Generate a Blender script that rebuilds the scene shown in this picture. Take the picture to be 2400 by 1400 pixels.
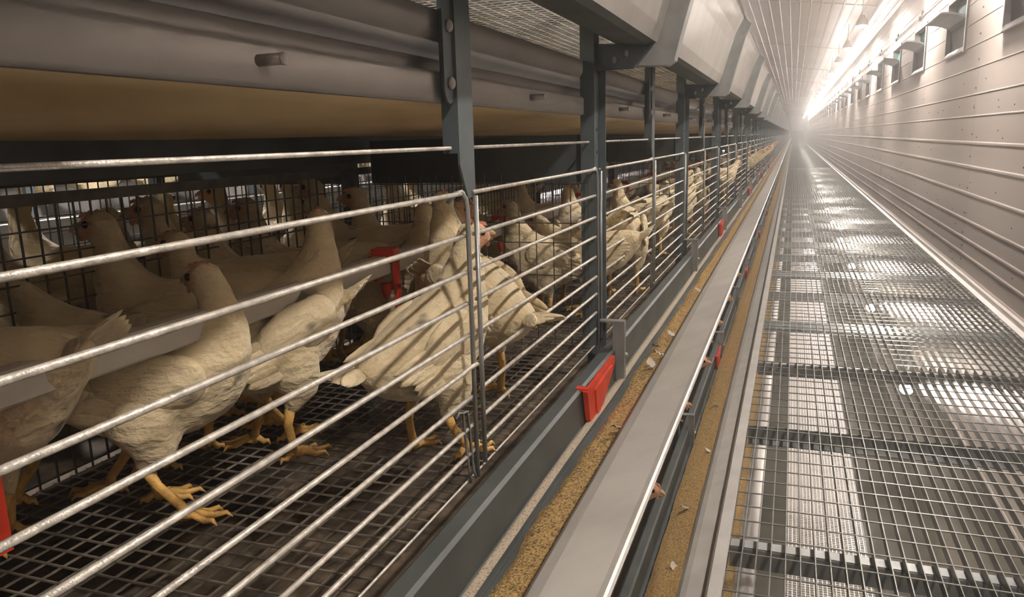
import bpy, bmesh, math, random
from mathutils import Vector, Matrix, noise
S = bpy.context.scene
C = S.collection
for o in list(bpy.data.objects): bpy.data.objects.remove(o)
R = math.radians
random.seed(7)
rnd = random.uniform
CAMZ = 2.3                      # camera height over the lower floor

# ------------------------------------------------------------------ camera, world, exposure
cd = bpy.data.cameras.new('camera'); cam = bpy.data.objects.new('camera', cd); C.objects.link(cam)
cd.sensor_fit = 'HORIZONTAL'; cd.sensor_width = 36.0; cd.lens = 36.0 * 1800 / 2400
cd.clip_start = 0.02; cd.clip_end = 300
fy = Vector((660, 388, -1800)).normalized()             # house axis, seen from the camera
fz = -Vector((250, -(250 * 660 + 1800 * 1800) / 388, -1800)).normalized()   # up, seen from the camera
fx = fy.cross(fz)
cam.matrix_world = Matrix.Translation((0, 0, CAMZ)) @ Matrix((fx, fy, fz)).to_4x4()
S.camera = cam
w = bpy.data.worlds.new('world'); S.world = w; w.use_nodes = True
w.node_tree.nodes['Background'].inputs[0].default_value = (0.9, 0.85, 0.8, 1)
w.node_tree.nodes['Background'].inputs[1].default_value = 0.0
S.view_settings.view_transform = 'Standard'; S.view_settings.look = 'None'
S.view_settings.exposure = 2.42; S.view_settings.gamma = 1.0
S.view_settings.use_curve_mapping = False
S.cycles.use_denoising = True
S.cycles.max_bounces = 6; S.cycles.diffuse_bounces = 4; S.cycles.glossy_bounces = 3
S.cycles.use_adaptive_sampling = True; S.cycles.adaptive_threshold = 0.06
S.cycles.volume_bounces = 0; S.cycles.sample_clamp_indirect = 6.0
S.cycles.caustics_reflective = False; S.cycles.caustics_refractive = False
LAMP_E = 420.0       # emission of the round lamps over the near aisle
LAMP2_E = 220.0      # the lamps over the aisle on the far side of the cages
LAMP3_E = 125.0       # the lamps under the catwalk
HAZE = 0.020

# ------------------------------------------------------------------ materials
def nmat(name, col, rough=0.5, metal=0.0, var=0.0, vscale=8.0, bump=0.0, bscale=60.0, spec=0.5, col2=None, vmap=None, coords='Object', contrast=(0.35, 0.65), emit=None, thresh=None):
    m = bpy.data.materials.new(name); m.use_nodes = True
    nt = m.node_tree; b = nt.nodes['Principled BSDF']
    b.inputs['Roughness'].default_value = rough; b.inputs['Metallic'].default_value = metal
    b.inputs['Specular IOR Level'].default_value = spec
    b.inputs['Base Color'].default_value = (*col, 1)
    tc = nt.nodes.new('ShaderNodeTexCoord'); mp = nt.nodes.new('ShaderNodeMapping')
    nt.links.new(tc.outputs[coords], mp.inputs[0])
    if vmap: mp.inputs['Scale'].default_value = vmap
    if var or col2:
        n = nt.nodes.new('ShaderNodeTexNoise'); n.inputs['Scale'].default_value = vscale; n.inputs['Detail'].default_value = 5
        nt.links.new(mp.outputs[0], n.inputs[0])
        cr = nt.nodes.new('ShaderNodeValToRGB'); e = cr.color_ramp.elements
        c2 = col2 if col2 else tuple(c * (1 - var) for c in col)
        e[0].color = (*c2, 1); e[1].color = (*(col if col2 else tuple(min(1, c * (1 + var)) for c in col)), 1)
        e[0].position, e[1].position = contrast
        nt.links.new(n.outputs['Fac'], cr.inputs[0]); nt.links.new(cr.outputs[0], b.inputs['Base Color'])
    if bump:
        n2 = nt.nodes.new('ShaderNodeTexNoise'); n2.inputs['Scale'].default_value = bscale; n2.inputs['Detail'].default_value = 4
        nt.links.new(mp.outputs[0], n2.inputs[0])
        bp = nt.nodes.new('ShaderNodeBump'); bp.inputs['Strength'].default_value = bump; bp.inputs['Distance'].default_value = 0.004
        nt.links.new(n2.outputs['Fac'], bp.inputs['Height']); nt.links.new(bp.outputs[0], b.inputs['Normal'])
    return m

def emat(name, col, e):
    m = bpy.data.materials.new(name); m.use_nodes = True
    b = m.node_tree.nodes['Principled BSDF']
    b.inputs['Base Color'].default_value = (0.9, 0.9, 0.88, 1)
    b.inputs['Emission Color'].default_value = (*col, 1); b.inputs['Emission Strength'].default_value = e
    return m

M = {}
M['galv'] = nmat('galvanised_steel', (0.33, 0.345, 0.335), 0.42, 0.55, 0.16, 14, 0.08, 90)
M['post'] = nmat('post_steel', (0.12, 0.150, 0.163), 0.42, 0.45, 0.14, 12, 0.06, 80)
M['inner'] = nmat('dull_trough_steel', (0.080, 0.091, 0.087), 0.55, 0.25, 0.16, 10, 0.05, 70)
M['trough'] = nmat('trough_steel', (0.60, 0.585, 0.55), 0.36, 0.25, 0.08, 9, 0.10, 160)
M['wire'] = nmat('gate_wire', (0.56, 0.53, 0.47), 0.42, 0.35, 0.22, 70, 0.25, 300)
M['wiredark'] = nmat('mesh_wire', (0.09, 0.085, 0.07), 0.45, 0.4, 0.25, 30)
M['floorwire'] = nmat('floor_wire', (0.24, 0.21, 0.165), 0.38, 0.4, 0.5, 12)
M['grate'] = nmat('grating_steel', (0.235, 0.235, 0.215), 0.38, 0.45, 0.12, 20)
M['wall'] = nmat('wall_sheet', (0.52, 0.456, 0.41), 0.62, 0.0, 0.05, 1.2, 0.04, 6, spec=0.25, vmap=(1, 0.25, 1))
M['ceil'] = nmat('ceiling_sheet', (0.80, 0.715, 0.655), 0.45, 0.0, 0.05, 1.5, 0.08, 9, spec=0.35, vmap=(1, 0.4, 1))
M['down'] = nmat('down_feather', (0.50, 0.45, 0.37), 0.8)
M['screw'] = nmat('screw_dark', (0.07, 0.06, 0.05), 0.5)
M['concrete'] = nmat('wet_concrete', (0.10, 0.095, 0.075), 0.08, 0.0, 0.0, 1.6, 0.05, 14, col2=(0.055, 0.055, 0.045))
M['belt'] = nmat('belt_plastic', (0.88, 0.70, 0.42), 0.5, 0.0, 0.0, 4.5, 0.35, 12, col2=(0.66, 0.49, 0.25), vmap=(1, 0.5, 1))
M['dung'] = nmat('belt_droppings', (0.20, 0.145, 0.09), 0.8, 0.0, 0.0, 18, 0.8, 60, col2=(0.06, 0.045, 0.03))
M['side'] = nmat('belt_side_steel', (0.42, 0.41, 0.39), 0.42, 0.3, 0.08, 5, 0.06, 40)
M['beam'] = nmat('dark_beam', (0.07, 0.085, 0.09), 0.5, 0.3, 0.25, 6)
M['pipe'] = nmat('pipe_plastic', (0.55, 0.52, 0.46), 0.4, 0.0, 0.08, 8)
M['red'] = nmat('red_plastic', (0.60, 0.045, 0.018), 0.38, 0.0, 0.12, 25)
M['feed'] = nmat('feed_mash', (0.58, 0.38, 0.14), 0.85, 0.0, 0.0, 260, 1.0, 300, col2=(0.15, 0.09, 0.035), contrast=(0.36, 0.56))
M['dust'] = nmat('feed_dust', (0.50, 0.42, 0.31), 0.85, 0.0, 0.0, 330, 0.6, 300, col2=(0.20, 0.15, 0.09), contrast=(0.33, 0.48))
M['shank'] = nmat('leg_skin', (0.62, 0.37, 0.10), 0.5, 0.0, 0.2, 60, 0.4, 300)
M['beak'] = nmat('beak_horn', (0.50, 0.32, 0.16), 0.4, 0.0, 0.15, 60)
M['comb'] = nmat('comb_skin', (0.55, 0.24, 0.15), 0.5, 0.0, 0.2, 60)
M['eye'] = nmat('eye_black', (0.006, 0.005, 0.005), 0.12)
M['flap'] = nmat('flap_plastic', (0.10, 0.095, 0.09), 0.5, 0.0, 0.12, 5)
M['white'] = nmat('white_plastic', (0.78, 0.74, 0.70), 0.4, 0.0, 0.05, 6)
M['teal'] = nmat('teal_net', (0.03, 0.20, 0.18), 0.6, 0.0, 0.2, 60)
M['dark'] = nmat('dark_void', (0.02, 0.02, 0.02), 0.7)
M['grey'] = nmat('grey_machine', (0.25, 0.24, 0.23), 0.5, 0.2, 0.15, 3)
M['lamp'] = emat('lamp_glow', (1.0, 0.90, 0.82), LAMP_E)
M['lamp2'] = emat('lamp_glow_far', (1.0, 0.92, 0.88), LAMP2_E)
M['lamp3'] = emat('lamp_glow_low', (1.0, 0.90, 0.82), LAMP3_E)

def feather_mat():
    m = nmat('white_feathers', (0.74, 0.64, 0.46), 0.75, 0.0)
    nt = m.node_tree; b = nt.nodes['Principled BSDF']; L = nt.links.new; N = nt.nodes.new
    b.inputs['Sheen Weight'].default_value = 0.25
    tc = N('ShaderNodeTexCoord'); mp = N('ShaderNodeMapping'); mp.inputs['Scale'].default_value = (0.55, 1, 1)
    oi = N('ShaderNodeObjectInfo')
    L(tc.outputs['Object'], mp.inputs[0])
    sh = N('ShaderNodeVectorMath'); sh.operation = 'ADD'
    cx = N('ShaderNodeCombineXYZ'); mu = N('ShaderNodeMath'); mu.operation = 'MULTIPLY'; mu.inputs[1].default_value = 37.0
    L(oi.outputs['Random'], mu.inputs[0])
    for i in range(3): L(mu.outputs[0], cx.inputs[i])
    L(mp.outputs[0], sh.inputs[0]); L(cx.outputs[0], sh.inputs[1])
    n = N('ShaderNodeTexNoise'); n.inputs['Scale'].default_value = 14; n.inputs['Detail'].default_value = 3; L(sh.outputs[0], n.inputs[0])
    cr = N('ShaderNodeValToRGB'); cr.color_ramp.elements[0].position = 0.635; cr.color_ramp.elements[1].position = 0.70
    cr.color_ramp.elements[0].color = (0, 0, 0, 1); cr.color_ramp.elements[1].color = (0.85, 0.85, 0.85, 1)
    L(n.outputs['Fac'], cr.inputs[0])
    n2 = N('ShaderNodeTexNoise'); n2.inputs['Scale'].default_value = 22; L(sh.outputs[0], n2.inputs[0])
    m0 = N('ShaderNodeMix'); m0.data_type = 'RGBA'; m0.inputs[6].default_value = (0.72, 0.615, 0.40, 1); m0.inputs[7].default_value = (0.54, 0.435, 0.25, 1)
    L(n2.outputs['Fac'], m0.inputs[0])
    m1 = N('ShaderNodeMix'); m1.data_type = 'RGBA'; m1.inputs[7].default_value = (0.03, 0.03, 0.035, 1)
    L(cr.outputs[0], m1.inputs[0]); L(m0.outputs[2], m1.inputs[6])
    at = N('ShaderNodeAttribute'); at.attribute_name = 'face'
    m2 = N('ShaderNodeMix'); m2.data_type = 'RGBA'; m2.inputs[7].default_value = (0.58, 0.30, 0.17, 1)
    L(at.outputs['Fac'], m2.inputs[0]); L(m1.outputs[2], m2.inputs[6]); L(m2.outputs[2], b.inputs['Base Color'])
    v = N('ShaderNodeTexVoronoi'); v.inputs['Scale'].default_value = 60; L(mp.outputs[0], v.inputs[0])
    n3 = N('ShaderNodeTexNoise'); n3.inputs['Scale'].default_value = 160; L(mp.outputs[0], n3.inputs[0])
    ad = N('ShaderNodeMath'); ad.operation = 'ADD'; L(v.outputs['Distance'], ad.inputs[0]); L(n3.outputs['Fac'], ad.inputs[1])
    bp = N('ShaderNodeBump'); bp.inputs['Strength'].default_value = 0.55; bp.inputs['Distance'].default_value = 0.006
    L(ad.outputs[0], bp.inputs['Height']); L(bp.outputs[0], b.inputs['Normal'])
    return m
M['feather'] = feather_mat()

# ------------------------------------------------------------------ mesh helpers
class MB:
    def __init__(s): s.v = []; s.f = []
    def add(s, vs, fs):
        k = len(s.v); s.v += [tuple(v) for v in vs]; s.f += [tuple(i + k for i in f) for f in fs]; return s
    def box(s, x0, x1, y0, y1, z0, z1):
        vs = [(x, y, z) for z in (z0, z1) for y in (y0, y1) for x in (x0, x1)]
        return s.add(vs, [(0, 2, 3, 1), (4, 5, 7, 6), (0, 1, 5, 4), (2, 6, 7, 3), (0, 4, 6, 2), (1, 3, 7, 5)])
    def tube(s, pts, r, n=6, cap=True):
        pts = [Vector(p) for p in pts]; rr = r if isinstance(r, (list, tuple)) else [r] * len(pts); vs = []; up = None
        for i, p in enumerate(pts):
            t = (pts[min(i + 1, len(pts) - 1)] - pts[max(i - 1, 0)]).normalized()
            if up is None: up = Vector((0, 0, 1)) if abs(t.z) < 0.9 else Vector((1, 0, 0))
            a = t.cross(up); a = a.normalized() if a.length > 1e-6 else t.orthogonal().normalized(); b = a.cross(t); up = b
            for k in range(n):
                q = 2 * math.pi * (k + .5) / n; vs.append(p + (a * math.cos(q) + b * math.sin(q)) * rr[i])
        fs = []
        for i in range(len(pts) - 1):
            for k in range(n): fs.append((i * n + k, i * n + (k + 1) % n, (i + 1) * n + (k + 1) % n, (i + 1) * n + k))
        if cap: fs += [tuple(range(n - 1, -1, -1)), tuple(range((len(pts) - 1) * n, len(pts) * n))]
        return s.add(vs, fs)
    def prof(s, pts, ys, closed=False, wav=None):              # a profile in XZ drawn out along Y
        n = len(pts); vs = []
        for y in ys:
            for i, (x, z) in enumerate(pts): vs.append((x, y, z + (wav(i, y) if wav else 0)))
        fs = []; m = n if closed else n - 1
        for j in range(len(ys) - 1):
            for i in range(m): fs.append((j * n + i, (j + 1) * n + i, (j + 1) * n + (i + 1) % n, j * n + (i + 1) % n))
        if closed: fs += [tuple(range(n)), tuple(range((len(ys) - 1) * n + n - 1, (len(ys) - 1) * n - 1, -1))]
        return s.add(vs, fs)
    def slab(s, pts, th, axis):                                # a flat outline with thickness along an axis (0 x, 1 y)
        n = len(pts); vs = []
        for d in (-th / 2, th / 2):
            for a, b in pts: vs.append((d, a, b) if axis == 0 else (a, d, b))
        fs = [tuple(range(n)), tuple(range(2 * n - 1, n - 1, -1))] + [(i, i + n, (i + 1) % n + n, (i + 1) % n) for i in range(n)]
        return s.add(vs, fs)
    def ell(s, c, r, rot=None, nu=12, nv=8):
        vs = []; c = Vector(c); q = rot or Matrix.Identity(3)
        for j in range(1, nv):
            th = math.pi * j / nv
            for i in range(nu):
                ph = 2 * math.pi * i / nu
                vs.append(c + q @ Vector((r[0] * math.sin(th) * math.cos(ph), r[1] * math.sin(th) * math.sin(ph), r[2] * math.cos(th))))
        a = len(vs); vs += [c + q @ Vector((0, 0, r[2])), c - q @ Vector((0, 0, r[2]))]; fs = []
        for j in range(nv - 2):
            for i in range(nu): fs.append((j * nu + i, (j + 1) * nu + i, (j + 1) * nu + (i + 1) % nu, j * nu + (i + 1) % nu))
        for i in range(nu): fs += [(a, i, (i + 1) % nu), (a + 1, (nv - 2) * nu + (i + 1) % nu, (nv - 2) * nu + i)]
        return s.add(vs, fs)
    def mesh(s, name, mat=None, smooth=False, fix=True):
        me = bpy.data.meshes.new(name); me.from_pydata([tuple(v) for v in s.v], [], s.f)
        if fix and len(s.f) < 60000:
            bm = bmesh.new(); bm.from_mesh(me); bmesh.ops.recalc_face_normals(bm, faces=bm.faces); bm.to_mesh(me); bm.free()
        if smooth: me.polygons.foreach_set('use_smooth', [True] * len(me.polygons))
        if mat: me.materials.append(M[mat])
        me.update(); return me

def E(name, label, cat, loc, rz=0.0, group=None):
    o = bpy.data.objects.new(name, None); C.objects.link(o); o.empty_display_size = 0.05
    o.location = loc; o.rotation_euler = (0, 0, rz); o['label'] = label; o['category'] = cat
    if group: o['group'] = group
    return o
def O(name, me, parent=None, loc=(0, 0, 0), rot=(0, 0, 0), **k):
    o = bpy.data.objects.new(name, me); C.objects.link(o); o.location = loc; o.rotation_euler = rot
    if parent: o.parent = parent
    for a, b in k.items(): o[a] = b
    return o
ORD = 'first second third fourth fifth sixth seventh eighth ninth tenth eleventh twelfth thirteenth fourteenth fifteenth sixteenth'.split()

Y0, Y1 = -0.9, 84.0
PP, PY = 0.745, 0.97                    # post pitch, the hanging post in the middle of the picture
XF = -0.414                             # cage front
ZF = -0.475                             # cage floor (camera height is zero here; all is lifted at the end)
PITCH = 0.76
def post_y(k): return PY + PP * (k - 1)

# ------------------------------------------------------------------ the building
ZG = -1.15; XW = 1.29; XG0 = -0.125; ZFL = -2.3
O('floor', MB().box(-4.7, XW + 0.1, -3.2, Y1 + 0.6, ZFL - 0.1, ZFL).mesh('floor', 'concrete'), kind='structure')
wr = O('wall_right', MB().box(XW + 0.05, XW + 0.1, -3.2, Y1 + 0.6, ZFL, 1.7).mesh('wall_right', 'wall'), kind='structure')
rows = [-2.3, -2.1, -1.9, -1.7, -1.5, -1.3, -1.11, -0.975, -0.855, -0.713, -0.51, -0.305, -0.125, 0.083, 0.245, 0.445, 0.622, 0.80, 0.96, 1.12, 1.30, 1.48, 1.66]
SH = 6.54; NS = 14; JY = 0.30 - SH
INW, INP, INY = 0.88, 2.115, 5.75 - 2 * 2.115
inlets = [INY + INP * k for k in range(38)]
def plank(h, ln, rib):
    d = 0.0055 if rib else 0.0035
    hh = 0.026 if rib else 0.012
    pr = [(0.05, 0), (-d * .3, 0), (-d, hh * .25), (-d, hh * .7), (0, hh), (0, h), (0.05, h)]
    return MB().prof(pr, [0, ln], closed=True)
pm = {}
for i in range(len(rows) - 1):
    h = rows[i + 1] - rows[i]; rib = rows[i] < 0.03
    if 0.6 < rows[i] < 1.1:
        ys = []; e = [-3.2]
        for c in inlets: e += [c - INW / 2, c + INW / 2]
        e.append(Y1 + .5)
        for a, b in zip(e[::2], e[1::2]): ys.append((a, b - a))
    else:
        ys = [(JY + SH * j, SH - 0.004) for j in range(NS)]
    for a, ln in ys:
        key = (i, round(ln, 3))
        if key not in pm: pm[key] = plank(h - 0.002, ln, rib).mesh('panel', 'wall')
        O('panel', pm[key], wr, (XW, a, rows[i]))
sc = MB()
for j in range(1, NS):
    for i in range(6, len(rows) - 1):
        y = JY + SH * j + rnd(-.02, .02)
        if y < 1: continue
        z = rows[i] + rnd(.05, .1)
        sc.ell((XW - .002, y + .03, z), (.004, .008, .008), nu=6, nv=4)
for k in range(130): sc.ell((XW - .002, rnd(3.5, 20), rows[random.randrange(6, 15)] + rnd(.05, .12)), (.003, .006, .006), nu=6, nv=4)
O('screw_head', sc.mesh('screw_head', 'screw'), wr, kind='stuff')
# ceiling: a cove and sloping ribbed sheets
ce = O('ceiling', MB().add([(XW + .1, -3.2, 1.9), (XW + .1, Y1 + .6, 1.9), (1.0, Y1 + .6, 2.02), (1.0, -3.2, 2.02), (-4.7, Y1 + .6, 2.82), (-4.7, -3.2, 2.82)],
    [(0, 1, 2, 3), (3, 2, 4, 5)]).mesh('ceiling', 'ceil'), kind='structure')
def sheet(wd, pitch, ln):
    pr = []; x = 0
    while x < wd - 0.01:
        a = min(pitch, wd - x); pr += [(x, 0), (x + a - .034, 0), (x + a - .024, -.014), (x + a - .010, -.014)]; x += a
    pr.append((wd, 0)); pr += [(wd, .03), (0, .03)]
    return MB().prof(pr, [0, ln], closed=True)
sl = math.atan(0.14)
cw = 0.96; shm = sheet(cw, 0.16, SH - .006).mesh('ceiling_panel', 'ceil')
cov_l = math.hypot(0.20, 0.19); cvm = sheet(cov_l, cov_l / 3, SH - .006).mesh('ceiling_panel', 'ceil')
for j in range(NS):
    y = JY + SH * j
    O('ceiling_panel', cvm, ce, (1.30, y + SH - .006, 1.655), (0, -math.atan2(.19, .20), math.pi))
    for i in range(6):
        x = 1.105 - cw * math.cos(sl) * i; z = 1.845 + cw * math.sin(sl) * i
        O('ceiling_panel', shm, ce, (x, y + SH - .006, z), (0, -sl, math.pi))
jm = MB().box(-.02, cw * 6, -.015, .015, -.003, .02).mesh('joint_strip', 'ceil')
for j in range(NS): O('joint_strip', jm, ce, (1.09, JY + SH * j, 1.838), (0, -sl, math.pi))
O('wall_end', MB().box(-4.7, XW + .1, Y1 + .5, Y1 + .6, ZFL, 2.8).mesh('wall_end', 'wall'), kind='structure')
O('wall_back', MB().box(-4.7, XW + .1, -3.3, -3.2, ZFL, 2.8).mesh('wall_back', 'wall'), kind='structure')
O('wall_left', MB().box(-4.8, -4.7, -3.2, Y1 + .6, ZFL, 2.8).mesh('wall_left', 'wall'), kind='structure')
O('baseboard_right', MB().prof([(XW - .004, ZG + .005), (XW - .06, ZG + .005), (XW - .06, ZG + .011), (XW - .03, ZG + .02), (XW - .03, ZG + .05), (XW - .004, ZG + .05)], [-3, Y1], True).mesh('baseboard_right', 'white'), kind='structure')
d = E('door_end', 'grey door and machine at the hazy far end of the aisle', 'door', (0.35, Y1 + .3, ZG))
del d['label'], d['category']; d['kind'] = 'structure'
O('door_leaf', MB().box(-.55, .5, -.03, .03, .02, 1.25).mesh('door_leaf', 'grey'), d)
O('door_frame', MB().box(-.62, -.55, -.05, .05, 0.02, 1.32).box(.5, .57, -.05, .05, 0.02, 1.32).box(-.55, .5, -.05, .05, 1.25, 1.32).mesh('door_frame', 'beam'), d)
O('push_bar', MB().tube([(-.5, -.07, .55), (.45, -.07, .55)], .02).box(-.45, -.4, -.07, -.03, .54, .56).box(.35, .4, -.07, -.03, .54, .56).mesh('push_bar', 'galv'), d)

# ------------------------------------------------------------------ catwalk grating
cwk = E('catwalk', 'galvanised steel grating catwalk running down the aisle beside the wall', 'catwalk', (0, 0, ZG))
NB = 36; bp = (XW - .03 - XG0) / NB
bar = MB().box(-.0014, .0014, Y0 - 1, Y1, -.030, 0).mesh('bearing_bar', 'grate')
for i in range(NB + 1): O('bearing_bar', bar, cwk, (XG0 + bp * i, 0, 0))
rod = MB().tube([(XG0, 0, 0), (XW - .03, 0, 0)], .0028, 6).mesh('cross_rod', 'grate')
nr = int((Y1 + .6) / .0985)
for j in range(290): O('cross_rod', rod, cwk, (0, -0.7 + .0985 * j, -.001))
far = MB()
for j in range(290, nr): far.box(XG0, XW - .03, -0.7 + .0985 * j - .0028, -0.7 + .0985 * j + .0028, -.004, .002)
O('cross_rod', far.mesh('cross_rod_far', 'grate', fix=False), cwk, kind='stuff')
bm_ = MB().prof([(-.024, -.036), (.024, -.036), (.024, -.032), (-.019, -.032), (-.019, -.092), (.024, -.092), (.024, -.096), (-.024, -.096)], [XG0, XW - .02], True)
beam = bm_.mesh('cross_beam', 'galv')
for v in beam.vertices: v.co = (v.co.y, v.co.x, v.co.z)
beam.flip_normals()
L_ = MB().prof([(.018, -.034), (.022, -.034), (.022, -.096), (-.032, -.096), (-.032, -.092), (.018, -.092)], [XG0, XW - .02], True).mesh('cross_beam', 'galv')
for v in L_.vertices: v.co = (v.co.y, v.co.x, v.co.z)
L_.flip_normals()
for j in range(86): O('cross_beam', L_ if j % 2 == 0 else beam, cwk, (0, 2.17 + .975 * (j - 3), 0))
O('edge_angle', MB().prof([(-.165, -.045), (-.165, -.006), (-.158, .004), (-.128, .006), (-.124, .002), (-.124, -.003), (-.156, -.004), (-.160, -.010), (-.160, -.045)], [Y0, Y1], True).mesh('edge_angle', 'trough'), cwk)

# ------------------------------------------------------------------ cage troughs, feed, belts
def trough_prof(zb, xo=0.0, tall=False):
    P = [(-.404, zb + .062), (-.404, zb + .074), (-.399, zb + .078), (-.377, zb + .078), (-.371, zb + .074), (-.3695, zb + .004), (-.366, zb), (-.347, zb), (-.345, zb - .004), (-.300, zb - .004), (-.285, zb + .002),
         (-.2735, zb + .030), (-.262, zb + .057), (-.247, zb + .090), (-.237, zb + .104), (-.220, zb + .114), (-.156, zb + .137), (-.149, zb + .141), (-.146, zb + .140)]
    if tall: P = P[:11] + [(-.274, zb + .032), (-.264, zb + .066), (-.253, zb + .105), (-.242, zb + .145), (-.228, zb + .185), (-.208, zb + .226), (-.195, zb + .247), (-.190, zb + .249)]
    Q = [(x - (-.002 if i > 10 else .0) , z - .003) for i, (x, z) in enumerate(P)]
    Q = [(x + (.002 if 4 < i < 8 else 0) - (.002 if 3 < i < 6 else 0), z) for i, (x, z) in enumerate(Q)]
    return [(x + xo, z) for x, z in P], [(x + xo, z) for x, z in Q]
tnames = {0.2: ('galvanised feed trough of the upper tier, seen from below', 'upper'), -0.56: ('galvanised feed trough with tan feed along the middle cage row', 'middle'),
          -1.32: ('feed trough at catwalk level filled with brown feed', 'lower'), -2.08: ('lowest feed trough, seen down through the grating', 'lowest')}
ysn = [Y0 + i * .5 for i in range(int((Y1 - Y0) / .5) + 1)]
def hash_n(x, y, z=0.0): return noise.noise(Vector((x, y, z)))
for zb, (lab, nm) in tnames.items():
    t = E('feed_trough', lab, 'feed trough', (0, 0, zb))
    P, Q = trough_prof(0, 0, zb == 0.2)
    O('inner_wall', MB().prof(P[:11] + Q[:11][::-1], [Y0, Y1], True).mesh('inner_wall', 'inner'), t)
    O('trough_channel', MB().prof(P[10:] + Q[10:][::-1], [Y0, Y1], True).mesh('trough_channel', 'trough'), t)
    if zb < -1.9:
        O('guard_pipe', MB().tube([(-.108, Y0, .135), (-.108, Y1, .135)], .034, 14).mesh('guard_pipe', 'white', True), t)
        continue
    # hangers on every second post, as part of the trough
    hang = MB().box(-.412, -.350, -.012, .012, .140, .144).box(-.374, -.350, -.010, .010, -.0, .140).box(-.376, -.372, -.016, .016, .0, .14)
    hm = hang.mesh('trough_hanger', 'galv'); bo = MB().ell((0, 0, 0), (.006, .006, .006), nu=8, nv=6).mesh('bolt', 'side')
    sp = []
    off = .030
    for (x, z) in [(-.36, -.045), (-.262, -.05), (-.246, -.040), (-.236, .0), (-.212, .085), (-.186, .175), (-.168, .215)]: sp.append((x, z))
    inn = [(-.375, -.006), (-.296, -.007), (-.282, 0), (-.266, .050), (-.248, .110), (-.226, .180), (-.196, .238)]
    strap = MB().add([(x, -.0015, z) for x, z in sp] + [(x, -.0015, z) for x, z in inn] + [(x, .0015, z) for x, z in sp] + [(x, .0015, z) for x, z in inn],
        [(i, i + 1, i + 8, i + 7) for i in range(6)] + [(i + 14, i + 21, i + 22, i + 15) for i in range(6)] + [(i, i + 14, i + 15, i + 1) for i in range(6)] + [(7 + i, 8 + i, 22 + i, 21 + i) for i in range(6)])
    for i in range(6):
        (xa, za), (xb, zb2) = sp[i], sp[i + 1]
        strap.add([(xa, -.0, za), (xb, -.0, zb2), (xb, .045, zb2), (xa, .045, za), (xa - .002, 0, za + .002), (xb - .002, 0, zb2 + .002), (xb - .002, .045, zb2 + .002), (xa - .002, .045, za + .002)], [(0, 1, 2, 3), (4, 7, 6, 5), (0, 3, 7, 4), (1, 5, 6, 2), (2, 6, 7, 3)])
    sm = strap.mesh('trough_strap', 'galv')
    for k in range(0, 57):
        y = post_y(2 * k) if k else post_y(0)
        if zb == 0.2: O('trough_strap', sm, t, (0, y + .01, 0))
        else:
            h = O('trough_hanger', hm, t, (0, y + .005, 0))
            if k < 6: O('bolt', bo, h, (-.348, 0, .062))
def feed_mesh(zb, x0, x1, z0, z1, irr, name, mat, step, ymax, yfar, amp, nx=12):
    m = MB(); ys = []; y = Y0
    while y < ymax: ys.append(y); y += step
    while y < yfar: ys.append(y); y += step * 40
    for y in ys:
        a = x0 + irr * (hash_n(y * 6, zb) * .6 + hash_n(y * 25, zb + 3) * .4); hump = hash_n(y * 2.2, zb + 9) * .006
        for i in range(nx + 1):
            f = i / nx; x = a + (x1 - a) * f
            e = min(1, f * 5)
            z = z0 + (z1 - z0) * f + e * (hump + .006) + amp * e * (hash_n(x * 140, y * 140, zb) + .5 * hash_n(x * 320, y * 320, 2))
            m.v.append((x, y, z))
    n = nx + 1
    for j in range(len(ys) - 1):
        for i in range(nx): m.f.append((j * n + i, j * n + i + 1, (j + 1) * n + i + 1, (j + 1) * n + i))
    return m.mesh(name, mat, True, fix=False)
f = O('feed', feed_mesh(-.56, -.338, -.268, -.563, -.545, .011, 'feed', 'feed', .0045, 3.5, Y1 - 1, .0035, 16), kind='stuff', label='tan crumbly feed lying in the middle trough', category='feed')
f = O('feed', feed_mesh(-1.32, -.350, -.242, -1.300, -1.243, .006, 'feed', 'feed', .008, 6, Y1 - 1, .004, 12), kind='stuff', label='brown feed filling the trough beside the catwalk', category='feed')
f = O('feed', feed_mesh(-2.08, -.350, -.163, -2.01, -1.934, .006, 'feed', 'feed', .03, 5, Y1 - 1, .004, 8), kind='stuff', label='brown feed in the lowest trough under the grating', category='feed')
f = O('feed_dust', feed_mesh(-.56, -.3685, -.348, -.559, -.559, .0, 'feed_dust', 'dust', .02, 10, Y1 - 1, .0002, 4), kind='stuff', label='thin pale strip of feed dust on the inner ledge of the middle trough', category='feed')

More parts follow.
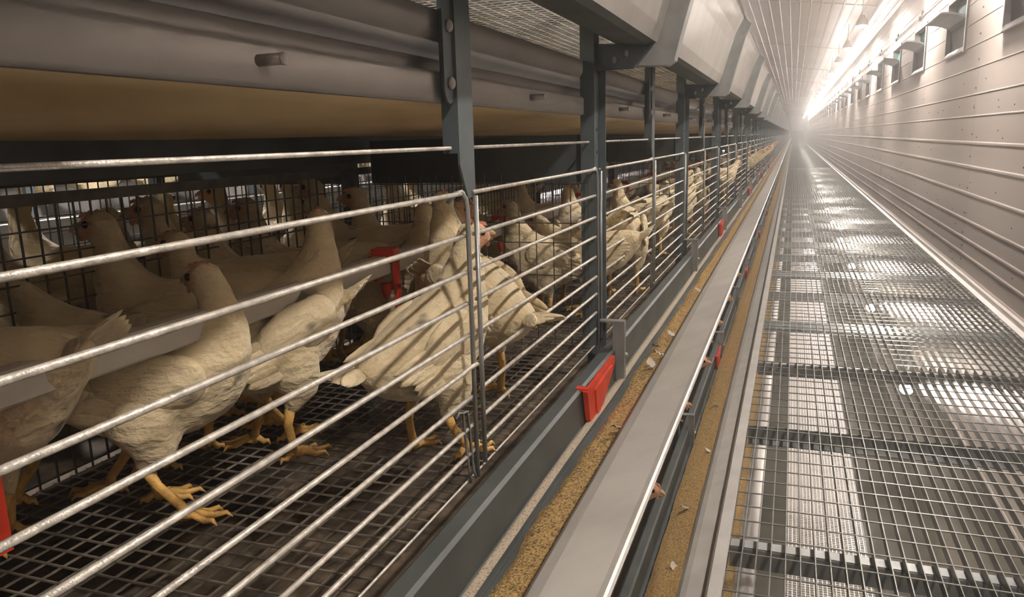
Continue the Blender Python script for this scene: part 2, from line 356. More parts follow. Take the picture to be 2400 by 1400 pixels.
pegm = MB().tube([(-.436, 0, 0), (XF + .004, 0, 0)], .0052, 10).ell((XF + .004, 0, 0), (.003, .0056, .0056)).mesh('axle_stub', 'side', True)
for bz, lab in ((0.0, 'tan manure belt in a steel side channel above the hens'), (-.76, 'manure belt under the wire floor of the middle cages'), (-1.52, 'manure belt of the lowest tier')):
    b = E('manure_belt', lab, 'conveyor belt', (0, 0, bz))
    O('belt', MB().prof([(-.448, .058), (-.53, .049), (-.62, .036), (-.75, .026), (-.95, .020), (-1.2, .022), (-1.45, .034), (-1.60, .052), (-1.60, .058), (-1.2, .030), (-.95, .028), (-.75, .034), (-.53, .057), (-.448, .066)],
        [Y0 + i * .12 for i in range(int(12 / .12))] + [20, 40, Y1], True, wav=lambda i, y: .004 * hash_n(y * 1.3, i * .1) * (1 if 0 < i < 7 else 0)).mesh('belt', 'belt', True), b)
    O('side_channel', MB().prof([(-.450, .052), (-.438, .052), (-.436, .056), (-.436, .086), (-.440, .091), (-.455, .093), (-.480, .095), (-.486, .104), (-.480, .116), (-.462, .122), (-.446, .130), (-.438, .142), (-.437, .166), (-.440, .169),
        (-.442, .166), (-.442, .146), (-.450, .134), (-.464, .127), (-.484, .121), (-.491, .106), (-.484, .090), (-.456, .088), (-.441, .084), (-.440, .057), (-.450, .057)], [Y0, Y1], True).mesh('side_channel', 'side', True), b)
    if bz > -.1:
        for k in range(-1, 60): O('axle_stub', pegm, b, (0, .575 + .742 * k, .074))
    else:
        O('droppings', MB().prof([(-.44, .064), (-.6, .058), (-.8, .050), (-1.0, .048), (-1.25, .05), (-1.58, .064)], [Y0 + i * .25 for i in range(60)] + [20, 40, Y1]).mesh('droppings', 'dung', True), b, kind='stuff')

# ------------------------------------------------------------------ cage frame: posts, beams, top wire
fr = E('cage_rack', 'near steel cage rack with blue grey posts and dark beams', 'cage rack', (0, 0, -2.3))
def chan(w_, d_, z0, z1, cut=False):
    m = MB(); t = .003
    if cut:
        m.slab([(-w_ / 2, z1), (-w_ / 2, z0 + .045), (-w_ / 2 + .024, z0), (w_ / 2 - .003, z0), (w_ / 2, z0 + .01), (w_ / 2, z1)], t, 0)
    else: m.box(-t / 2, t / 2, -w_ / 2, w_ / 2, z0, z1)
    m.box(-d_, -t / 2, w_ / 2 - t, w_ / 2, z0 + .02, z1)
    m.box(-d_, -t / 2, -w_ / 2, -w_ / 2 + t, z0 + .06, z1)
    return m
hp = chan(.050, .022, -.074 + 2.3, .62 + 2.3, True).mesh('post', 'post')
hp2 = MB().slab([(-.054, .5), (-.054, .070), (-.052, .060), (-.046, .052), (-.038, .049), (-.030, .052), (-.024, .060), (-.022, .070), (-.022, .5)], .003, 0).mesh('bracket_plate', 'post')
fp = MB()
fp.box(-.0015, .0015, -.026, .020, -.49 + 2.3, .85 + 2.3).box(.0015, .016, .020, .023, -.49 + 2.3, .2 + 2.3).box(-.03, -.0015, .020, .023, -.49 + 2.3, .85 + 2.3).box(-.03, -.0015, -.026, -.023, -.49 + 2.3, .85 + 2.3)
fpm = fp.mesh('post', 'post')
lowp = MB().box(-.0015, .0015, -.026, .020, 0.0, 1.81).box(-.03, -.0015, .020, .023, 0, 1.81).mesh('post', 'post')
tpl = MB().slab([(-.440, .145), (-.378, .145), (-.330, .145), (-.288, .196), (-.388, .200), (-.440, .205)], .004, 1).mesh('tee_plate', 'post')
blt = MB().ell((0, 0, 0), (.005, .008, .008), nu=10, nv=6).mesh('bolt', 'side', True)
hole = MB().ell((0, 0, 0), (.0012, .004, .004), nu=8, nv=4).mesh('bolt_hole', 'dark')
for k in range(0, 113):
    y = post_y(k)
    if k % 2:
        p = O('post', hp, fr, (XF, y, 0))
        q = O('bracket_plate', hp2, fr, (XF - .004, y, 2.3))
        if k < 12:
            O('bolt', blt, q, (.003, -.036, .075)); O('bolt', blt, q, (.003, -.037, .145))
    else:
        p = O('post', fpm, fr, (XF, y, 0)); O('post', lowp, fr, (XF, y, 0))
        q = O('tee_plate', tpl, fr, (0, y - .004, 2.3))
        if k < 12:
            for z in (-.03, -.085, .02): O('bolt_hole', hole, p, (.0022, -.006, z + 2.3))
            for x, z in ((-.372, .166), (-.345, .178)): O('bolt', blt, q, (x, -.003, z))
O('top_wire', MB().tube([(XF - .012, Y0, -.007 + 2.3), (XF - .012, Y1, -.007 + 2.3)], .0026, 8).mesh('top_wire', 'wire', True), fr)
O('floor_wire', MB().tube([(XF - .002, Y0, ZF + 2.302), (XF - .002, Y1, ZF + 2.302)], .0018, 8).mesh('floor_wire', 'wire', True), fr)
for x in (-1.0, -1.62): O('long_beam', MB().box(x - .02, x, Y0, Y1, 2.26, 2.325).mesh('long_beam', 'beam'), fr)
cbm = MB().box(-.99, XF - .034, -.002, .002, 2.205, 2.31).mesh('cross_beam', 'beam')
cbm2 = MB().box(-1.60, -1.03, -.002, .002, 2.205, 2.31).mesh('cross_beam', 'beam')
bk = MB().box(-.015, .015, -.015, .015, 0, 3.15).mesh('post', 'beam')
for k in range(0, 57):
    O('cross_beam', cbm, fr, (0, post_y(2 * k), 0)); O('cross_beam', cbm2, fr, (0, post_y(2 * k), 0))
    O('post', bk, fr, (-1.036, post_y(2 * k) - .03, 0)); O('post', bk, fr, (-1.65, post_y(2 * k) - .03, 0))
O('roof_sheet', MB().box(-1.68, XF - .003, Y0, Y1, 3.15, 3.156).mesh('roof_sheet', 'side'), fr)
O('back_sheet', MB().box(-1.02, -1.015, Y0, Y1, 2.65, 3.15).mesh('back_sheet', 'beam'), fr)

# the troughs on the far side of this rack, seen only through the cages
P, Q = trough_prof(0)
for zb, nm in ((.2, 'upper'), (-.56, 'middle')):
    t = E('feed_trough', 'feed trough on the far side of the near rack, %s tier' % nm, 'feed trough', (0, 0, zb))
    O('trough_channel', MB().prof([(-2.034 - x, z) for x, z in P + Q[::-1]], [Y0, Y1], True).mesh('trough_channel', 'trough'), t)

# ------------------------------------------------------------------ wire gates
gz = [-.068, -.125, -.175, -.218, -.263, -.309, -.350, -.393, -.432]
gb = MB().tube([(0, -PP / 2 + .016, 0), (0, PP / 2 - .016, 0)], .0031, 8).mesh('bar', 'wire', True)
gbk = MB().tube([(0, -PP / 2 + .016, 0), (0, PP / 2 - .05, 0), (0.006, PP / 2 - .028, .006), (.008, PP / 2 - .012, .006)], .0031, 8).mesh('bar', 'wire', True)
gu = MB().tube([(-.012, -.028, -.010), (-.004, -.020, .002), (0, -.010, .004), (.003, -.002, -.006), (.004, 0, -.02), (.004, 0, -.405)], .0034, 8).mesh('upright', 'galv', True)
gu2 = MB().tube([(.004, 0, -.004), (.004, 0, -.395)], .0034, 8).mesh('upright', 'galv', True)
hk = MB().tube([(-.004, -.05, -.30), (0, -.046, -.292), (.002, -.040, -.295), (.002, -.030, -.36), (.002, -.022, -.405)], .0022, 6).tube([(-.004, -.028, -.30), (.002, -.024, -.298), (.003, -.012, -.39), (.003, -.004, -.405)], .0022, 6).mesh('hook', 'galv', True)
one = MB()
for z in gz: one.tube([(0, -PP / 2 + .016, z - gz[0]), (0, PP / 2 - .016, z - gz[0])], .0035, 4)
one.tube([(.004, PP / 2 - .014, 0), (.004, PP / 2 - .014, -.40)], .004, 4).tube([(.004, -PP / 2 + .018, 0), (.004, -PP / 2 + .018, -.40)], .004, 4)
onem = one.mesh('wire_gate', 'wire')
for k in range(0, 112):
    y = post_y(k) + PP / 2 - .003
    if k < 26:
        if k == 0: lab = 'nearest wire gate of thick bars, at the left edge of the picture'
        elif k < 16: lab = 'wire gate of horizontal bars, %s bay beyond the nearest gate' % ORD[k - 1]
        else: lab = 'small distant wire gate far down the cage row'
        g = E('wire_gate', lab, 'cage gate', (XF + .002, y, gz[0]), 0, 'wire gates along the middle cage row')
        for i, z in enumerate(gz):
            O('bar', gbk if (i == 5 and k % 2 == 0) else gb, g, (rnd(-.001, .001), 0, z - gz[0] + rnd(-.0015, .0015)))
        O('upright', gu, g, (0, PP / 2 - .014, 0)); O('upright', gu2, g, (0, -PP / 2 + .016, 0))
        if k < 12 and k % 2 == 0: O('hook', hk, g, (0, PP / 2 - .014, 0))
    else:
        O('wire_gate', onem, None, (XF + .002, y, gz[0]), label='tiny distant wire gate fading into the haze at the end of the cage row', category='cage gate', group='wire gates along the middle cage row')

# ------------------------------------------------------------------ cage floors and partitions
MODP = 2 * PP
fl = MB()
n = int(MODP / .028)
for i in range(n): fl.box(-.585, 0, i * MODP / n - .0011, i * MODP / n + .0011, -.0022, 0)
for i in range(22): fl.box(-.585 + i * .0265 - .0011, -.585 + i * .0265 + .0011, 0, MODP, -.0044, -.0022)
flm = fl.mesh('wire_mesh', 'floorwire', fix=False)
for k in range(-1, 20):
    y = post_y(0) + MODP * k
    for z, tn in ((ZF, 'middle'), (ZF + PITCH, 'upper'), (ZF - PITCH, 'lower')):
        if tn == 'lower' and k > 6: continue
        lab = 'dark wire mesh floor of the %s cages, ' % tn + ('the one at the near left' if k < 1 else '%s section down the row' % ORD[min(k, 15)] if k < 8 else 'far down the row')
        g = E('cage_floor', lab, 'wire floor', (XF - .004, y, z), 0, 'wire mesh cage floors')
        O('wire_mesh', flm, g, kind='stuff')
        if tn == 'middle': O('frame_rail', MB().box(-.585, .0, -.004, .004, -.016, -.005).mesh('frame_rail', 'floorwire'), g)
xp = MB()
for i in range(15): xp.tube([(-.575 + i * .041, 0, 0), (-.575 + i * .041, 0, .40)], .0014, 5)
for z in (0.02, .095, .17, .245, .29, .38): xp.tube([(-.58, .002, z), (0, .002, z)], .0014, 5)
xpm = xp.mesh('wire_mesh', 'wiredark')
for k in range(0, 14):
    g = E('cross_partition', 'wire partition across the cages at the %s full post' % ORD[k], 'wire partition', (XF - .006, post_y(2 * k) - .05, ZF), 0, 'cross partitions')
    O('wire_mesh', xpm, g, kind='stuff')
bpn = MB()
for i in range(int(MODP / .03)): bpn.tube([(0, i * .03, 0), (0, i * .03, .42)], .0018, 4, False)
for i in range(12): bpn.tube([(.002, 0, .01 + i * .036), (.002, MODP, .01 + i * .036)], .0017, 4, False)
bpn.box(-.004, .004, 0, MODP, .405, .422)
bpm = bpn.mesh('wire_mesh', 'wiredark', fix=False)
for k in range(-1, 8):
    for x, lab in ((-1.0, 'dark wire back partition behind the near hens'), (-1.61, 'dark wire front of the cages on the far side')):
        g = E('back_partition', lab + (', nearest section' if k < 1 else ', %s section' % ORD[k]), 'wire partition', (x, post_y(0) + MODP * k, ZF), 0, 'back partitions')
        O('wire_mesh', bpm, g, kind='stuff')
fl2 = O('cage_floor', MB().prof([(-1.02, ZF), (-1.6, ZF)], [Y0, 12]).mesh('cage_floor', 'dung'), label='dark floor of the cages behind the back partition', category='wire floor')

# loose down feathers
fe = MB()
for j in range(9):
    t_ = j / 8; wd = .010 * math.sin(math.pi * min(1, t_ * .9 + .08)) + .0006
    for q in (-1, 0, 1): fe.v.append((q * wd, t_ * .036 - .018, .010 * t_ * t_ + .003 * abs(q) * (j % 2)))
fe.f += [(j * 3 + q, j * 3 + q + 1, j * 3 + q + 4, j * 3 + q + 3) for j in range(8) for q in (0, 1)]
fe.v += [(x, y, z - .0012) for x, y, z in fe.v]; n_ = 27
fe.f += [(c + n_, d_ + n_, a + n_, b + n_) for a, b, c, d_ in list(fe.f)][:16]
fem = fe.mesh('down_feather', 'down', True)
for i, (x, y, z, a) in enumerate(((-.30, 1.78, -.535, .4), (-.29, 1.86, -.533, 1.6), (-.315, 1.95, -.538, 2.6), (-.29, 2.06, -.533, .9), (-.28, 1.33, -.530, 2.2), (-.29, 2.7, -.533, 1.2), (-.28, 2.1, -1.253, .5), (-.30, 2.5, -1.260, 2.0), (-.27, 3.0, -1.250, 1.1), (-.29, 1.7, -1.256, .2), (-.30, 3.6, -1.26, 1.8))):
    O('down_feather', fem, None, (x, y, z), (.1, .15, a), label='pale down feather lying on the %s feed, %s' % ('upper' if i < 6 else 'lower', ['just past the first hanger', 'second past the first hanger', 'third past the first hanger', 'fourth past the first hanger', 'before the red feed gate', 'far along', 'nearest of the brown strip but one', 'third along the brown strip', 'fourth along the brown strip', 'nearest on the brown strip', 'fifth along the brown strip'][i]), category='feather', group='loose feathers on the feed')

# ------------------------------------------------------------------ water line and drinkers
O('water_pipe', MB().prof([(-.713, -.232), (-.713, -.202), (-.710, -.199), (-.690, -.199), (-.687, -.202), (-.687, -.232), (-.690, -.235), (-.710, -.235)], [Y0, Y1], True).mesh('water_pipe', 'pipe'), label='pale square water pipe running through the middle cages', category='pipe')
sad = MB().box(-.022, .020, -.020, .020, .014, .030).box(-.020, -.014, -.02, .02, -.030, .014).box(.0145, .021, -.014, .014, -.038, .030).box(-.026, .026, -.024, -.016, .010, .018).mesh('saddle', 'red')
arm = MB().box(.010, .019, .004, .020, -.150, -.034).box(.004, .019, -.006, .020, -.048, -.034).mesh('arm', 'red')
cup = MB()
for j, (s, z) in enumerate(((.30, -.172), (.62, -.166), (1.0, -.140), (1.02, -.138), (.9, -.140), (.55, -.158))):
    for i in range(12):
        a = 2 * math.pi * i / 12; cup.v.append((-.004 + .026 * s * math.cos(a) + .008 * (1 - s), -.018 + .040 * s * math.sin(a) - .012 * (s if math.sin(a) < 0 else 0), z - (.01 * s if math.sin(a) > .5 else 0)))
cup.f += [(j * 12 + i, j * 12 + (i + 1) % 12, (j + 1) * 12 + (i + 1) % 12, (j + 1) * 12 + i) for j in range(5) for i in range(12)] + [tuple(range(11, -1, -1)), tuple(range(60, 72))]
cupm = cup.mesh('cup', 'red', True)
nip = MB().tube([(0, -.012, -.034), (0, -.012, -.05), (0, -.012, -.062)], [.010, .009, .005], 8).mesh('nipple', 'red', True)
pin = MB().tube([(0, -.012, -.062), (0, -.012, -.073)], .0022, 6).mesh('pin', 'side', True)
for i, y in enumerate((-.35, .445, 1.245, 1.86, 2.70, 3.42, 4.15, 4.9, 5.6, 6.3, 7.0, 7.8)):
    lab = ['red drinker clipped to the pipe beyond the left edge', 'red drinker on the pipe at the far left of the cage', 'orange red nipple drinker with cup beside the speckled hen', 'red drinker just beyond the first wire partition',
           'red drinker behind the first full height post', 'small red drinker behind the second hanging post'][i] if i < 6 else 'tiny red drinker on the water pipe deep in the cages'
    g = E('drinker', lab, 'drinker', (-.70, y, -.217), R(12) if i == 2 else 0, 'nipple drinkers')
    O('saddle', sad, g); O('arm', arm, g); O('cup', cupm, g)
    q = O('nipple', nip, g); O('pin', pin, q, label='bright metal pin')
# red feed stops hooked on the trough
wdg = MB()
o_ = [(-.125, -.002), (.125, .004), (.125, -.012), (-.035, -.095), (-.105, -.068)]
wdg.slab(o_, .010, 0)
wm = wdg.mesh('plate', 'red')
rel = MB().slab([(-.07, -.014), (.085, -.006), (-.035, -.075), (-.055, -.068)], .004, 0).mesh('raised_face', 'red')
hkm = MB().box(-.022, .004, -.118, -.100, -.004, .002).mesh('lip_hook', 'red')
for zb, nm in ((-.482, 'middle'), (-1.242, 'lower')):
    for i in range(6):
        y = 1.515 + 2.98 * i
        if nm == 'lower' and i == 0: continue
        lab = {('middle', 0): 'large red plastic feed gate hooked on the trough wall', ('middle', 1): 'second red feed gate further along the middle trough', ('lower', 1): 'red feed gate in the lower trough beside the catwalk'}.get((nm, i), 'tiny red feed gate far along the %s trough' % nm)
        g = E('feed_gate', lab, 'feed gate', (-.361, y, zb), 0, 'red feed gates')
        O('plate', wm, g); O('raised_face', rel, g, (.006, 0, 0)); O('lip_hook', hkm, g)

# ------------------------------------------------------------------ white plastic mesh on the lower floor
mt = MB()
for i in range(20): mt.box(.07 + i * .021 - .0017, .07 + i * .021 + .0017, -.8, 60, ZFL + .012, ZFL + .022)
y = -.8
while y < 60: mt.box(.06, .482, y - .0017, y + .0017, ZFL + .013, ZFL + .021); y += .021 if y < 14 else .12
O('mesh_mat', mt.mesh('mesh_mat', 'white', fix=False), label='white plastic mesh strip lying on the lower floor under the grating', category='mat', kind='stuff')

# ------------------------------------------------------------------ lamps
bulb = MB().ell((0, 0, 0), (.062, .062, .060), nu=20, nv=14).mesh('bulb', 'lamp', True)
bulb2 = MB().ell((0, 0, 0), (.07, .07, .07), nu=16, nv=10).mesh('bulb', 'lamp2', True)
bulb3 = MB().ell((0, 0, 0), (.034, .034, .034), nu=16, nv=10).mesh('bulb', 'lamp3', True)
added_shade = MB().tube([(0, 0, -.034), (0, 0, -.026), (0, 0, .030), (0, 0, .066), (0, 0, .11)], [.076, .078, .072, .042, .024], 18).mesh('socket_or_shade', 'white', True)  # opaque shade added round each bulb to keep direct light off ceiling and upper wall
sock3 = MB().tube([(0, 0, .028), (0, 0, .06)], [.016, .012], 10).mesh('socket_or_shade', 'white', True)
LZ, LX = 1.50, 0.848
for k in range(29):
    y = 12.45 + 3.16 * (k - 5)
    if y > Y1: break
    if k < 5: lab = 'round aisle lamp under the ceiling, behind or above the view'
    elif k - 5 < 10: lab = 'glowing round aisle lamp, %s of the row from the near end' % ORD[k - 5]
    else: lab = 'far round aisle lamp melting into the bright line of lamps'
    g = E('aisle_lamp', lab, 'lamp', (LX, y, LZ), 0, 'lamps along the ceiling')
    O('bulb', bulb, g); s_ = O('socket_or_shade', added_shade, g)
    O('stem', MB().tube([(0, 0, .10), (0, 0, .38)], .008, 8).mesh('stem', 'white', True), g)
for k in range(12):
    g = E('aisle_lamp', 'bright lamp over the aisle on the far side of the cages', 'lamp', (-2.30, -1 + 3.4 * k, .72), 0, 'lamps over the far aisle')
    O('bulb', bulb2, g); O('socket_or_shade', added_shade, g)
    O('stem', MB().tube([(0, 0, .10), (0, 0, 1.60)], .008, 8).mesh('stem', 'white', True), g)
for k in range(0, 38):
    y = 4.26 + 2.0 * k
    lab = 'small lamp under the catwalk' + (', %s star shining through the grating' % ORD[k] if 0 <= k < 10 else ', far down the aisle' if k > 0 else ', too near to be seen')
    g = E('low_lamp', lab, 'lamp', (.607, y, -1.31), 0, 'lamps under the catwalk')
    O('bulb', bulb3, g); O('socket_or_shade', sock3, g)
    O('stem', MB().tube([(0, 0, .05), (0, 0, .128)], .006, 8).mesh('stem', 'white', True), g)
O('conduit', MB().tube([(XW - .02, -3, 1.225), (XW - .02, Y1, 1.225)], .008, 8).mesh('conduit', 'white', True), label='thin pale conduit running along the wall above the inlets', category='conduit')
for k in range(20):
    g = E('wall_hook', 'small rope pulley on the wall above the %s' % (ORD[k] + ' air inlet' if k < 12 else 'far air inlets'), 'pulley', (XW - .03, inlets[k] + 2.0 - .6 * 0 , 1.21), 0, 'pulleys above the inlets')
    O('wheel', MB().tube([(-.01, -.1, .03), (.01, -.1, .03)], .022, 10).mesh('wheel', 'screw', True), g)
    O('cord_clip', MB().box(-.012, .012, .06, .10, -.03, .01).tube([(0, -.1, .02), (0, .08, -.01)], .005, 6).mesh('cord_clip', 'screw'), g)

# ------------------------------------------------------------------ air inlets in the wall
IZ0, IZ1 = .622, 1.118
frame = MB()
hw = INW / 2
for a, b, c, d_ in ((-hw, -hw + .03, 0, IZ1 - IZ0), (hw - .03, hw, 0, IZ1 - IZ0), (-hw + .03, hw - .03, IZ1 - IZ0 - .03, IZ1 - IZ0)): frame.box(-.012, .30, a, b, c, d_)
frm = frame.mesh('frame', 'grey')
sill = MB().prof([(-.02, 0), (-.02, .012), (.005, .045), (.12, .055), (.12, 0)], [-hw + .03, hw - .03], True).mesh('sill', 'white')
back = MB().box(.27, .29, -hw + .03, hw - .03, .01, IZ1 - IZ0 - .03).mesh('duct_back', 'dark')
net = MB().box(.05, .056, -hw + .03, hw - .03, .26, IZ1 - IZ0 - .03).mesh('net', 'teal')
fpn = [(.030, .05), (.024, .15), (.016, .235), (-.01, .262), (-.06, .285), (-.12, .30), (-.18, .305), (-.205, .303)]
flap = MB().prof(fpn + [(x + .012, z + .012) for x, z in fpn[::-1]], [-hw + .04, hw - .04], True).mesh('flap', 'flap')
jamb = MB().box(-.016, -.008, -hw - .012, -hw + .012, -.01, IZ1 - IZ0).mesh('edge_strip', 'white')
jamb2 = MB().box(-.014, .02, -hw - .03, -hw - .012, -.01, IZ1 - IZ0).mesh('seal', 'screw')
for k, c in enumerate(inlets):
    lab = 'open air inlet with curved grey flap, ' + ('%s along the right wall from the near end' % ORD[k] if k < 14 else 'small and far down the right wall')
    g = E('air_inlet', lab, 'air inlet', (XW, c, IZ0), 0, 'air inlets in the right wall')
    O('frame', frm, g); O('sill', sill, g); O('duct_back', back, g); O('net', net, g, label='teal net'); O('flap', flap, g, label='dark grey curved flap'); O('edge_strip', jamb, g); O('seal', jamb2, g)

# ------------------------------------------------------------------ hens
def catmull(P, n):
    out = []
    for i in range(len(P) - 1):
        p0, p1, p2, p3 = P[max(i - 1, 0)], P[i], P[i + 1], P[min(i + 2, len(P) - 1)]
        for j in range(n):
            t = j / n
            out.append([.5 * (2 * b + (c - a) * t + (2 * a - 5 * b + 4 * c - d_) * t * t + (3 * b - a - 3 * c + d_) * t ** 3) for a, b, c, d_ in zip(p0, p1, p2, p3)])
    out.append(list(P[-1])); return out
def hen_body(pose):
    neck, hp_, yaw, pit = pose[:4]
    P = list(pose[4]) + [tuple(q) for q in neck] if len(pose) > 4 else [(-.150, 0, .246, .012), (-.125, 0, .236, .030), (-.095, 0, .222, .047), (-.055, 0, .203, .064), (-.005, 0, .190, .075), (.045, 0, .190, .074), (.080, 0, .207, .062)] + [tuple(q) for q in neck]
    m = MB()
    for x, y, z, r in catmull(P, 6): m.ell((x, y, z), (r, r * (.86 if r > .04 else 1.0), r), nu=14, nv=9)
    for s in (-1, 1):
        for x, y, z, r in catmull([(-.005, .040 * s, .165, .044), (.012, .046 * s, .128, .032), (.004, .043 * s, .100, .018), (-.004, .041 * s, .082, .010)], 4): m.ell((x, y, z), (r * 1.15, r * .85, r), nu=10, nv=7)
    hd = Matrix.Rotation(yaw, 3, 'Z') @ Matrix.Rotation(pit, 3, 'Y')
    h = Vector(hp_)
    m.ell(h, (.028, .0215, .0235), hd); m.ell(h + hd @ Vector((.014, 0, -.004)), (.021, .0165, .0175), hd); m.ell(h + hd @ Vector((-.006, 0, -.012)), (.024, .021, .024), hd)
    me0 = m.mesh('hen_raw', None, fix=False); o = bpy.data.objects.new('hen_raw', me0); C.objects.link(o)
    r_ = o.modifiers.new('r', 'REMESH'); r_.mode = 'VOXEL'; r_.voxel_size = .0058
    s_ = o.modifiers.new('s', 'SMOOTH'); s_.iterations = 7; s_.factor = .5
    dg = bpy.context.evaluated_depsgraph_get(); me = bpy.data.meshes.new_from_object(o.evaluated_get(dg))
    bpy.data.objects.remove(o); bpy.data.meshes.remove(me0)
    me.name = 'body'; me.materials.clear(); me.materials.append(M['feather'])
    at = me.attributes.new('face', 'FLOAT', 'POINT'); fc = h + hd @ Vector((.017, 0, -.003)); vals = []
    for v in me.vertices:
        n_ = noise.noise(v.co * 45) * .0022 + noise.noise(v.co * 16) * .003
        dd = (v.co - fc).length; fa = max(0, min(1, (.030 - dd) / .010))
        v.co += v.normal * n_ * (1 - fa)
        vals.append(fa)
    at.data.foreach_set('value', vals)
    me.polygons.foreach_set('use_smooth', [True] * len(me.polygons)); me.update()
    T = lambda x, y, z: h + hd @ Vector((x, y, z))
    beak = MB()
    beak.tube([T(.026, 0, .000), T(.034, 0, .000), T(.040, 0, -.003), T(.0435, 0, -.008)], [.0078, .0062, .0038, .0012], 8)
    beak.tube([T(.024, 0, -.008), T(.032, 0, -.0095), T(.038, 0, -.010)], [.006, .0045, .0015], 8)
    eyes = [MB().ell(T(.013, s * .0172, .004), (.0054, .0034, .0054), hd, 10, 8).mesh('eye', 'eye', True) for s in (-1, 1)]
    cm = MB(); top = [(a * .8 + .004, .017 + (b - .017) * .5) for a, b in [(.030, .008), (.026, .020), (.020, .024), (.016, .021), (.010, .030), (.004, .026), (-.004, .033), (-.010, .027), (-.018, .026), (-.020, .018), (-.004, .018), (.012, .014)]]
    nn = len(top)
    cm.add([T(a, d_, b) for d_ in (-.0022, .0022) for a, b in top], [tuple(range(nn)), tuple(range(2 * nn - 1, nn - 1, -1))] + [(i, (i + 1) % nn, (i + 1) % nn + nn, i + nn) for i in range(nn)])
    wt = MB()
    for s in (-1, 1): wt.ell(T(.026, s * .005, -.0165), (.004, .0022, .005), hd, 8, 6)
    return me, beak.mesh('beak', 'beak', True), eyes, cm.mesh('comb', 'comb'), wt.mesh('wattle', 'comb', True)
def wing_mesh(s):
    m = MB(); Rz = lambda a: Matrix.Rotation(a, 3, 'Y')
    m.ell((.015, s * .060, .208), (.072, .013, .040), Rz(.12))
    m.ell((.050, s * .058, .205), (.036, .014, .036), Rz(.12))
    for i in range(6):
        z = .222 - i * .010
        m.ell((-.045 - .006 * (i % 3), s * (.059 + .0012 * i), z), (.070 - .006 * i, .005, .0095), Rz(.16 + .02 * i), 12, 6)
    return m.mesh('wing', 'feather', True)
def tail_mesh():
    m = MB()
    for i in range(7):
        a = (i - 3) * .16
        b = Vector((-.115, .0, .232)); e = Vector((-.192 + abs(i - 3) * .006, math.sin(a) * .07, .282 - abs(i - 3) * .007)); d_ = (e - b)
        q = d_.to_track_quat('X', 'Z').to_matrix() @ Matrix.Rotation((i - 3) * .35, 3, 'X')
        m.ell((b + e) / 2, (d_.length * .56, .013, .0028), q, 10, 6)
    return m.mesh('tail', 'feather', True)
def leg_mesh(s, st):
    m = MB(); y = .041 * s; x = .012 + st
    m.tube([(-.004, y, .090), (-.002 + st * .5, y, .06), (x, y, .028), (x + .004, y, .012)], [.0085, .0068, .0066, .0088], 8)
    for a, l in ((-.45, .050), (0.02, .062), (.45, .052), (math.pi - .1 * s, .026)):
        a2 = a + .12 * s; u = Vector((math.cos(a2), math.sin(a2), 0)); b = Vector((x + .003, y, .011))
        m.tube([b, b + u * l * .3 + Vector((0, 0, .004)), b + u * l * .62 + Vector((0, 0, -.003)), b + u * l * .88 + Vector((0, 0, -.001)), b + u * l + Vector((0, 0, -.0085))], [.0068, .0054, .0050, .0036, .0009], 7)
    return m.mesh('leg', 'shank', True)
up = [(.100, 0, .240, .047), (.112, 0, .272, .034), (.116, 0, .304, .026), (.118, 0, .328, .022)]
stand = [(-.128, 0, .178, .010), (-.108, 0, .176, .028), (-.082, 0, .174, .045), (-.045, 0, .174, .063), (.0, 0, .185, .075), (.038, 0, .203, .073), (.062, 0, .228, .062)]
sneck = [(.078, 0, .262, .047), (.088, 0, .292, .036), (.092, 0, .318, .027), (.094, 0, .338, .023)]
poses = {
    'stand': (sneck, (.103, -.006, .356), R(-24), 0, stand), 'stand_l': (sneck, (.100, .008, .356), R(60), 0, stand),
    'up': (up, (.128, 0, .345), 0, 0), 'left': (up, (.121, .010, .345), R(85), 0), 'right': (up, (.121, -.010, .345), R(-85), 0), 'half': (up, (.125, -.006, .343), R(-42), 0),
    'back': ([(.100, 0, .240, .046), (.108, 0, .270, .032), (.106, .002, .296, .025), (.100, .006, .312, .022)], (.092, .010, .327), R(140), 0),
    'low': ([(.112, 0, .236, .044), (.135, 0, .262, .032), (.150, 0, .282, .025), (.160, 0, .296, .021)], (.176, 0, .304), 0, .15),
    'peck': ([(.118, 0, .205, .042), (.150, 0, .190, .030), (.176, 0, .165, .025), (.192, 0, .135, .021)], (.205, 0, .112), 0, 1.0)}
PM = {k: hen_body(v) for k, v in poses.items()}
WING = {s: wing_mesh(s) for s in (-1, 1)}; TAIL = tail_mesh()
LEG = {(s, st): leg_mesh(s, st) for s in (-1, 1) for st in (-.018, 0, .022)}
def hen(pose, x, y, head, label, sc=1.0, z=None, group='hens in the middle cages', comb=True, simple=False, kink=True):
    g = E('hen', label, 'hen', (x, y, (ZF if z is None else z) + .002), R(head), group); g.scale = (sc,) * 3
    me, bk_, ey, cm, wt = PM[pose]
    O('body', me, g)
    O('beak', bk_, g)
    for e in ey: O('eye', e, g)
    if comb: O('comb', cm, g); O('wattle', wt, g)
    a = -.42 if pose.startswith('stand') else 0.0
    off = Vector((-.004, 0, .200)) - Matrix.Rotation(a, 3, 'Y') @ Vector((0, 0, .205)) if a else Vector((0, 0, 0))
    for s in (-1, 1): O('wing', WING[s], g, off, (0, a, 0))
    O('tail', TAIL, g, off, (0, a, 0))
    if not simple:
        st = random.choice([(0.022, -.018), (-.018, .022), (0, 0)])
        for s, q in zip((-1, 1), st): O('leg', LEG[(s, q)], g)
    return g
